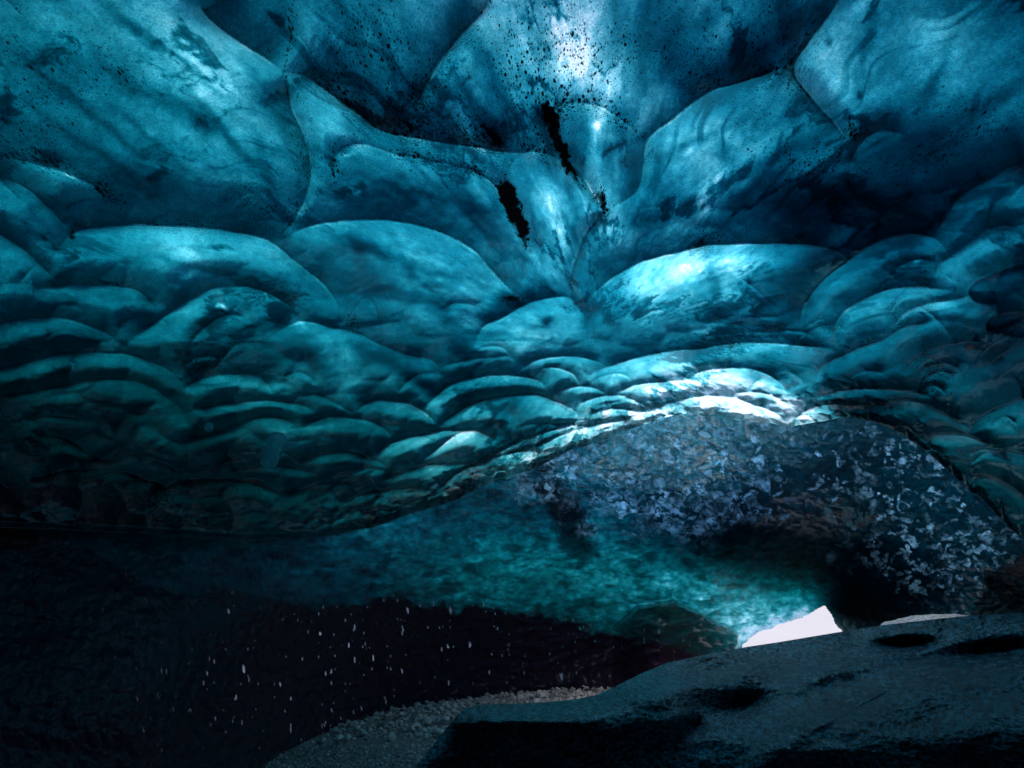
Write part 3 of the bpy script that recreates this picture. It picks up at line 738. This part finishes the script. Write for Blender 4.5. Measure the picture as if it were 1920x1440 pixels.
# ------------------------------------------------------------------ the rest of the cave, round the camera
def build_back():
    N = NT('dark_cave_ice')
    pr = N.n('ShaderNodeBsdfPrincipled', _Roughness=.35)
    nz = N.n('ShaderNodeTexNoise', _Scale=1.5, _Detail=5.0); N.l(N.coords(), nz.inputs['Vector'])
    N.l(N.mixc(nz.outputs[0], (.004, .012, .016, 1), (.02, .05, .065, 1)), pr.inputs['Base Color'])
    tr = N.n('ShaderNodeBsdfTranslucent', _Color=(.001, .012, .02, 1)); ad = N.n('ShaderNodeAddShader')
    N.l(tr.outputs[0], ad.inputs[0]); N.l(pr.outputs[0], ad.inputs[1]); N.l(ad.outputs[0], N.out.inputs[0])
    th = np.linspace(0, math.pi, 90); ph = np.linspace(0, 2 * math.pi, 180)
    T, Ph = np.meshgrid(th, ph, indexing='ij')
    # axis of the sphere = viewing direction
    dx = np.sin(T) * np.cos(Ph); dy = np.sin(T) * np.sin(Ph); dz = np.cos(T)
    c, s = math.cos(PITCH), math.sin(PITCH)
    D = np.stack([dx, dz * c - dy * s, dz * s + dy * c], -1)
    sx = dx / np.maximum(dz, 1e-3); sy = dy / np.maximum(dz, 1e-3)
    keep = (dz < .15) | (np.abs(sx) > 1.40) | (sy > 1.20) | (sy < -.68)
    w1, w2 = worley(Ph * 5, T * 6, 301)
    R = 4.4 * (1 + .10 * fbm(Ph * 2, T * 3, 305, 3) - .10 * w1 ** 2)
    km = keep[:-1, :-1] & keep[1:, :-1] & keep[:-1, 1:] & keep[1:, 1:]
    o = grid_mesh('cave_back_wall', CAM + D * R[..., None], N.m, face_mask=km)
    tag(o, kind='structure')


build_back()


# ------------------------------------------------------------------ ground
def build_ground():
    N = NT('gravel_ground')
    pr = N.n('ShaderNodeBsdfPrincipled', _Roughness=.75)
    v = N.n('ShaderNodeTexVoronoi', _Scale=26.0); N.l(N.coords(), v.inputs['Vector'])
    nz = N.n('ShaderNodeTexNoise', _Scale=40.0, _Detail=5.0); N.l(N.coords(), nz.inputs['Vector'])
    c1 = N.mixc(nz.outputs[0], (.10, .085, .085, 1), (.45, .39, .38, 1))
    N.l(c1, pr.inputs['Base Color'])
    bp = N.n('ShaderNodeBump', _Strength=1.0, _Distance=.03); N.l(v.outputs[0], bp.inputs['Height'])
    N.l(bp.outputs[0], pr.inputs['Normal']); N.l(pr.outputs[0], N.out.inputs[0])
    xs = np.linspace(-14, 14, 180); ys = np.linspace(-10, 26, 220)
    X, Y = np.meshgrid(xs, ys)
    Z = .05 * fbm(X * .8, Y * .8, 401, 4) + .012 * fbm(X * 8, Y * 8, 402, 2)
    o = grid_mesh('ground', np.stack([X, Y, Z], -1), N.m, flip=True)
    tag(o, kind='structure')
    S = NT('snow')
    pr = S.n('ShaderNodeBsdfPrincipled', _Roughness=.6)
    nz = S.n('ShaderNodeTexNoise', _Scale=.4, _Detail=6.0); S.l(S.coords(), nz.inputs['Vector'])
    S.l(S.mixc(nz.outputs[0], (.40, .355, .335, 1), (.46, .41, .39, 1)), pr.inputs['Base Color']); S.l(pr.outputs[0], S.out.inputs[0])
    xs = np.linspace(-300, 400, 160); ys = np.concatenate([np.linspace(24, 60, 60), np.linspace(62, 600, 60)])
    X, Y = np.meshgrid(xs, ys)
    Z = -.12 + .30 * (Y - 25) + 1.0 * smooth(20, 60, Y) * fbm(X / 30, Y / 30, 411, 4)
    o = grid_mesh('snow_field', np.stack([X, Y, Z], -1), S.m, flip=True)
    tag(o, kind='structure')


build_ground()


def stone_shape(seed, lvl=1):
    import bmesh
    bm = bmesh.new(); bmesh.ops.create_icosphere(bm, subdivisions=lvl, radius=1)
    r = random.Random(seed)
    planes = [(Vector((r.gauss(0, 1), r.gauss(0, 1), r.gauss(0, 1))).normalized(), r.uniform(.32, .75)) for _ in range(9)]
    for v in bm.verts:
        for n, d in planes:
            k = v.co.dot(n) - d
            if k > 0: v.co -= n * k
        v.co *= r.uniform(.93, 1.05)
        v.co.z *= .65; v.co.y *= .8
    V = np.array([v.co[:] for v in bm.verts]); F = np.array([[v.index for v in f.verts] for f in bm.faces]); bm.free()
    return V, F


def stone_material():
    N = NT('grey_stone')
    pr = N.n('ShaderNodeBsdfPrincipled', _Roughness=.55)
    g = N.n('ShaderNodeNewGeometry')
    nz = N.n('ShaderNodeTexNoise', _Scale=60.0, _Detail=5.0); N.l(N.coords(), nz.inputs['Vector'])
    a = N.mixc(g.outputs['Random Per Island'], (.42, .35, .34, 1), (.93, .82, .79, 1))
    b = N.mixc(nz.outputs[0], (.5, .5, .52, 1), (1, 1, 1, 1))
    N.l(N.mixc(1.0, a, b, 'MULTIPLY'), pr.inputs['Base Color']); N.l(pr.outputs[0], N.out.inputs[0])
    return N.m


M_stone = stone_material()


def build_gravel():
    shapes = [stone_shape(i) for i in range(14)]
    V, F = [], []; base = 0
    n = 0
    while n < 15000:
        px, py = random.uniform(420, 1260), 1282 + 180 * random.random() ** 1.25
        d = ray(px, py)
        if d[2] > -.03: continue
        R = -1.5 / d[2]; x, y = d[0] * R, d[1] * R
        if R > 17: continue
        s = random.choice([.014, .02, .025, .03, .04, .055]) * random.uniform(.8, 1.2)
        if py < 1400 and random.random() < .5: s *= 1.35
        if py > 1385: s *= .55
        elif py > 1350: s *= .8
        sv, sf = random.choice(shapes)
        a = random.uniform(0, 6.28); c, q = math.cos(a), math.sin(a); ti = random.uniform(-.5, .5)
        W = sv * s
        W = np.stack([W[:, 0] * c - W[:, 1] * q, W[:, 0] * q + W[:, 1] * c, W[:, 2] + W[:, 0] * ti], -1)
        W += (x, y, s * .3 + .03 * vnoise(np.array([x * 2]), np.array([y * 2]), 5)[0])
        V.append(W); F.append(sf + base); base += len(sv); n += 1
    V = np.concatenate(V); F = np.concatenate(F)
    o = raw_mesh('gravel', V.tolist(), F.tolist(), M_stone)
    tag(o, 'loose grey gravel and small broken stones spread over the cave floor', 'gravel', kind='stuff')
    # larger stones among it
    sh = [stone_shape(100 + i, 2) for i in range(6)]
    meshes = []
    for k, (sv, sf) in enumerate(sh):
        me = bpy.data.meshes.new('stone'); me.from_pydata(sv.tolist(), [], sf.tolist()); me.materials.append(M_stone); meshes.append(me)
    k = 0
    while k < 46:
        px, py = random.uniform(600, 1180), random.uniform(1296, 1400)
        if px > 1010 - (py - 1315) * 2.2 and py > 1318: continue
        if py > 1330 + (880 - px) * .5 + 60: continue
        if py < np.interp(px, [600, 700, 800, 900, 1200], [1392, 1345, 1318, 1302, 1292]): continue
        d = ray(px, py); R = -1.5 / d[2]
        s = random.uniform(.045, .085)
        o = bpy.data.objects.new('stone', meshes[k % 6]); COL.objects.link(o)
        o.location = (d[0] * R, d[1] * R, .05 + s * .35); o.scale = (s, s, s); o.rotation_euler = (random.uniform(-.4, .4), random.uniform(-.4, .4), random.uniform(0, 6))
        tag(o, 'pale grey angular stone lying among the smaller gravel between dark wall and ledge', 'stone', 'larger stones on the gravel bank')
        k += 1


build_gravel()

# ------------------------------------------------------------------ foreground ledge
SIL = [(700, 1520), (740, 1478), (778, 1440), (810, 1400), (840, 1362), (858, 1340), (875, 1327), (900, 1321), (960, 1320), (1020, 1317), (1080, 1311), (1120, 1303),
       (1160, 1284), (1200, 1264), (1250, 1243), (1300, 1232), (1360, 1220), (1400, 1213), (1460, 1204), (1520, 1194), (1580, 1184), (1640, 1174), (1700, 1167),
       (1760, 1160), (1820, 1154), (1920, 1149), (2200, 1120), (2900, 1080)]


def build_ledge():
    N = NT('wet_dark_rock_ice'); N.surf = True
    pr = N.n('ShaderNodeBsdfPrincipled', _Roughness=.20, _IOR=1.5); pr.inputs['Specular IOR Level'].default_value = .8
    nz = N.n('ShaderNodeTexNoise', _Scale=3.0, _Detail=6.0); N.l(N.coords(), nz.inputs['Vector'])
    g1 = N.n('ShaderNodeTexNoise', _Scale=55.0, _Detail=4.0, _Roughness=.7); N.l(N.coords((.8, 1.5, 1), (0, 0, RAD(-28))), g1.inputs['Vector'])
    g2 = N.n('ShaderNodeTexVoronoi', _Scale=60.0); N.l(N.coords((.8, 1.5, 1), (0, 0, RAD(-28))), g2.inputs['Vector'])
    ca = N.mixc(nz.outputs[0], (.12, .20, .26, 1), (.40, .56, .68, 1))
    cb = N.mixc(N.ramp(g1.outputs[0], .44, .58), (.003, .005, .008, 1), ca)
    g3 = N.n('ShaderNodeTexNoise', _Scale=130.0, _Detail=2.0); N.l(N.coords((.8, 1.5, 1), (0, 0, RAD(-28))), g3.inputs['Vector'])
    big = N.n('ShaderNodeTexNoise', _Scale=2.2, _Detail=4.0, _Roughness=.6, _Distortion=.6); N.l(N.coords((.7, 2.2, 1), (0, 0, RAD(-18))), big.inputs['Vector'])
    cc = N.mixc(N.math('MULTIPLY', N.ramp(g3.outputs[0], .56, .70), N.ramp(big.outputs[0], .42, .6)), cb, (.60, .70, .82, 1))
    N.l(N.mixc(N.ramp(big.outputs[0], .36, .60, .45, 0.), cc, (.006, .011, .016, 1)), pr.inputs['Base Color'])
    hsum = N.math('ADD', g1.outputs[0], N.math('MULTIPLY', g2.outputs['Distance'], .15))
    bp = N.n('ShaderNodeBump', _Strength=1.0, _Distance=.02); N.l(hsum, bp.inputs['Height']); N.l(bp.outputs[0], pr.inputs['Normal'])
    N.l(pr.outputs[0], N.out.inputs[0])
    sx = np.array([p[0] for p in SIL], float); sy = np.array([p[1] for p in SIL], float)
    xs = np.concatenate([np.linspace(700, 1940, 620), np.linspace(1950, 2900, 60)])
    sil = np.interp(xs, sx, sy)
    for _ in range(3): sil[1:-1] = .25 * sil[:-2] + .5 * sil[1:-1] + .25 * sil[2:]
    dsil = np.interp(xs, [700, 875, 1000, 1120, 1250, 1400, 1600, 1920, 2900], [2.3, 2.85, 3.05, 3.2, 3.6, 4.1, 4.7, 4.6, 4])
    brk = np.interp(xs, [700, 780, 860, 960, 1080, 1180, 1240, 1275, 1310, 1400, 1700, 1920, 2900], [1560, 1475, 1352, 1356, 1349, 1342, 1330, 1350, 1396, 1404, 1387, 1366, 1350])
    dfr = np.interp(xs, [700, 875, 1000, 1120, 1250, 1400, 1600, 1920, 2900], [2.25, 2.7, 2.7, 2.6, 2.45, 2.35, 2.3, 2.2, 2.0])
    ts = np.linspace(0, 1, 380)
    X = np.repeat(xs[None], len(ts), 0)
    Y = sil[None] + (1760 - sil[None]) * ts[:, None] ** 1.15
    sq = np.clip((Y - sil[None]) / (brk - sil)[None], 0, 1)
    R = dfr[None] + (dsil - dfr)[None] * (1 - sq) ** 1.35
    R = R * (1 + .06 * smooth(0, 1, (Y - brk[None]) / 260))
    for _ in range(260):
        R[1:-1] = .25 * R[:-2] + .5 * R[1:-1] + .25 * R[2:]
    # hollows and swellings
    h = .034 * fbm(X / 220, Y / 60, 501, 2) + .012 * fbm(X / 50, Y / 18, 505, 4)
    gm = .35 + .65 * smooth(-.2, .5, fbm(X / 130, Y / 60, 507, 3))
    h += .0085 * gm * fbm((X + Y) / 9, (Y - .4 * X) / 5, 509, 3, .7)
    h += -.16 * blob(X, Y, 1388, 1318, 58, 20, -12) - .12 * blob(X, Y, 1290, 1365, 34, 18, -25) - .16 * blob(X, Y, 1705, 1206, 55, 11, -4)
    h += .05 * blob(X, Y, 1300, 1290, 120, 18, -12) + .05 * blob(X, Y, 1560, 1262, 200, 18, -16) - .16 * blob(X, Y, 1880, 1216, 130, 17, -7)
    h += .05 * blob(X, Y, 1000, 1352, 90, 12, 0) + .06 * blob(X, Y, 1750, 1300, 180, 30, -14) - .05 * blob(X, Y, 1080, 1420, 200, 40, 0)
    h += .04 * blob(X, Y, 1420, 1440, 140, 30, -40) + .012 * blob(X, Y, 1660, 1295, 130, 2.5, -29)
    R = R * (1 - h)
    P = at(X, Y, R)
    # back side falls away behind the outline
    rows = [P[::-1]]
    first = P[0]; out = ray(xs, sil)
    for k in range(1, 14):
        a = k / 13.
        off = out * (1.6 * math.sin(a * 1.5)) + np.array([0, 0, -1.]) * (1.9 * (1 - math.cos(a * 1.5)) + .10 * a)
        rows.append((first + off)[None])
    P2 = np.concatenate(rows, 0)
    o = grid_mesh('rock_ledge', P2, N.m, flip=False, unwrap=3.5)
    tag(o, 'smooth dark wet ledge with rounded potholes filling the lower right foreground', 'rock ledge')


build_ledge()

# ------------------------------------------------------------------ rock bank on the right, far gravel, drops, clear ice
def lump(name, centre, size, mat, seed, lvl=5, amp=.25, freq=1.6, flat=None, parent=None):
    import bmesh
    bm = bmesh.new(); bmesh.ops.create_icosphere(bm, subdivisions=lvl, radius=1)
    V = np.array([v.co[:] for v in bm.verts]); F = [[v.index for v in f.verts] for f in bm.faces]; bm.free()
    n = fbm(V[:, 0] * freq + V[:, 2] * .7, V[:, 1] * freq - V[:, 2] * 1.3, seed, 5, .6)
    n2 = fbm(V[:, 2] * freq * 2 + V[:, 0], V[:, 1] * freq * 2 + V[:, 0] * .8, seed + 9, 4, .6)
    V = V * (1 + amp * n + amp * .5 * n2)[:, None] * np.array(size)
    o = raw_mesh(name, V.tolist(), F, mat, True, parent); o.location = centre
    return o


def build_right_bank():
    N = NT('black_wet_rubble')
    pr = N.n('ShaderNodeBsdfPrincipled', _Roughness=.42); pr.inputs['Specular IOR Level'].default_value = .25
    v = N.n('ShaderNodeTexVoronoi', _Scale=9.0); N.l(N.coords((1, 1, 1.6)), v.inputs['Vector'])
    nz = N.n('ShaderNodeTexNoise', _Scale=16.0, _Detail=6.0); N.l(N.coords(), nz.inputs['Vector'])
    N.l(N.mixc(nz.outputs[0], (.002, .002, .004, 1), (.014, .014, .020, 1)), pr.inputs['Base Color'])
    bp = N.n('ShaderNodeBump', _Strength=1.0, _Distance=.09); N.l(N.math('ADD', v.outputs[0], nz.outputs[0]), bp.inputs['Height'])
    N.l(bp.outputs[0], pr.inputs['Normal']); N.l(pr.outputs[0], N.out.inputs[0])
    p = at(2105, 1205, 6.9)
    o = lump('rock_bank', tuple(p), (.90, .8, .66), N.m, 611, 6, .3, 2.2)
    tag(o, 'black jagged rubble bank rising at the right edge above the smooth ledge', 'rock bank')
    G = NT('pale_gravel')
    pr = G.n('ShaderNodeBsdfPrincipled', _Roughness=.7)
    v = G.n('ShaderNodeTexVoronoi', _Scale=22.0); G.l(G.coords(), v.inputs['Vector'])
    G.l(G.mixc(v.outputs['Distance'], (.85, .83, .85, 1), (.5, .48, .5, 1)), pr.inputs['Base Color'])
    bp = G.n('ShaderNodeBump', _Strength=1.0, _Distance=.04); G.l(v.outputs[0], bp.inputs['Height'])
    G.l(bp.outputs[0], pr.inputs['Normal']); G.l(pr.outputs[0], G.out.inputs[0])
    p = at(1780, 1229, 9.3)
    o = lump('gravel_mound', tuple(p), (.95, .6, .42), G.m, 631, 5, .12, 2.5)
    tag(o, 'pale grey gravel mound showing as a thin strip behind the ledge beside the black rubble', 'gravel mound')


build_right_bank()


def clear_ice_material():
    N = NT('clear_ice')
    g = N.n('ShaderNodeBsdfGlass', _Roughness=.06, _IOR=1.31, _Color=(.75, .93, .97, 1))
    tr = N.n('ShaderNodeBsdfTranslucent', _Color=(.25, .62, .70, 1)); df = N.n('ShaderNodeBsdfDiffuse', _Color=(.45, .75, .80, 1))
    m1 = N.n('ShaderNodeMixShader', _Fac=.5); N.l(tr.outputs[0], m1.inputs[1]); N.l(df.outputs[0], m1.inputs[2])
    m2 = N.n('ShaderNodeMixShader', _Fac=.45); N.l(m1.outputs[0], m2.inputs[1]); N.l(g.outputs[0], m2.inputs[2])
    N.l(m2.outputs[0], N.out.inputs[0])
    return N.m


M_clear = clear_ice_material()


def build_small():
    # clear knobs of ice grown on the ceiling: parts of it
    ceil = bpy.data.objects['cave_ceiling']
    for k, (px, py, w_, h_) in enumerate([(520, 826, 17, 15), (547, 834, 11, 6), (506, 856, 16, 22), (392, 801, 7, 8)]):
        R = RC(px, py) * (.93 if k < 3 else .90); q = R / FPX
        o = lump('ice_knob', tuple(at(px, py, R)), (w_ * q, w_ * q, h_ * q), M_clear, 700 + k, 4, .16, 1.4, parent=ceil)
    N = NT('water')
    g = N.n('ShaderNodeBsdfGlass', _Roughness=.0, _IOR=1.33, _Color=(.95, .98, 1, 1)); gl = N.n('ShaderNodeBsdfGlossy', _Roughness=.15)
    mx = N.n('ShaderNodeMixShader', _Fac=.45); N.l(g.outputs[0], mx.inputs[1]); N.l(gl.outputs[0], mx.inputs[2]); N.l(mx.outputs[0], N.out.inputs[0])
    import bmesh
    bm = bmesh.new(); bmesh.ops.create_uvsphere(bm, u_segments=12, v_segments=10, radius=1)
    for v in bm.verts:
        if v.co.z > 0: v.co.x *= 1 - .55 * v.co.z; v.co.y *= 1 - .55 * v.co.z
    me = bpy.data.meshes.new('water_drop'); bm.to_mesh(me); bm.free(); me.materials.append(N.m)
    me.polygons.foreach_set('use_smooth', [True] * len(me.polygons))
    r = random.Random(5)
    ys = [978, 990, 1001, 1009, 1020, 1031, 1040, 1052, 1063, 1071, 1084, 1093, 1180, 1196, 1204]
    for k, y in enumerate(ys):
        o = bpy.data.objects.new('water_drop', me); COL.objects.link(o)
        o.location = at(1199 + (y - 978) * .045 + r.uniform(-1, 1), y, 7.0)
        s = r.uniform(.7, 1.2); o.scale = (.0042 * s, .0042 * s, .016 * s * (1.5 if y > 1170 else 1))
        tag(o, 'tiny bright meltwater drop falling in a vertical line in front of the tunnel wall', 'water drop', 'meltwater drops falling from the ceiling')


build_small()


# ------------------------------------------------------------------ world and light
SUN_EL, SUN_AZ = RAD(52), RAD(200)     # azimuth measured clockwise from +Y (the way the camera looks)
w = bpy.data.worlds.new('World'); scene.world = w; w.use_nodes = True
wt = w.node_tree; bg = wt.nodes['Background']
sky = wt.nodes.new('ShaderNodeTexSky'); sky.sky_type = 'NISHITA'; sky.sun_disc = False
sky.sun_elevation = SUN_EL; sky.sun_rotation = SUN_AZ
wt.links.new(sky.outputs[0], bg.inputs['Color']); bg.inputs['Strength'].default_value = .14
sun_d = bpy.data.lights.new('sun', 'SUN'); sun_d.energy = 1.5; sun_d.angle = RAD(60); sun_d.color = (1, .96, .9)
sun = bpy.data.objects.new('sun', sun_d); COL.objects.link(sun)
dirv = Vector((math.sin(SUN_AZ) * math.cos(SUN_EL), math.cos(SUN_AZ) * math.cos(SUN_EL), math.sin(SUN_EL)))
sun.rotation_euler = dirv.to_track_quat('Z', 'Y').to_euler()
sun.location = (0, -20, 30)

scene.view_settings.view_transform = 'Standard'; scene.view_settings.look = 'None'
scene.view_settings.exposure = 1.25; scene.view_settings.gamma = 1.0
scene.cycles.use_denoising = True
scene.cycles.max_bounces = 6; scene.cycles.diffuse_bounces = 3; scene.cycles.glossy_bounces = 3; scene.cycles.transmission_bounces = 4
scene.cycles.sample_clamp_indirect = 4.0
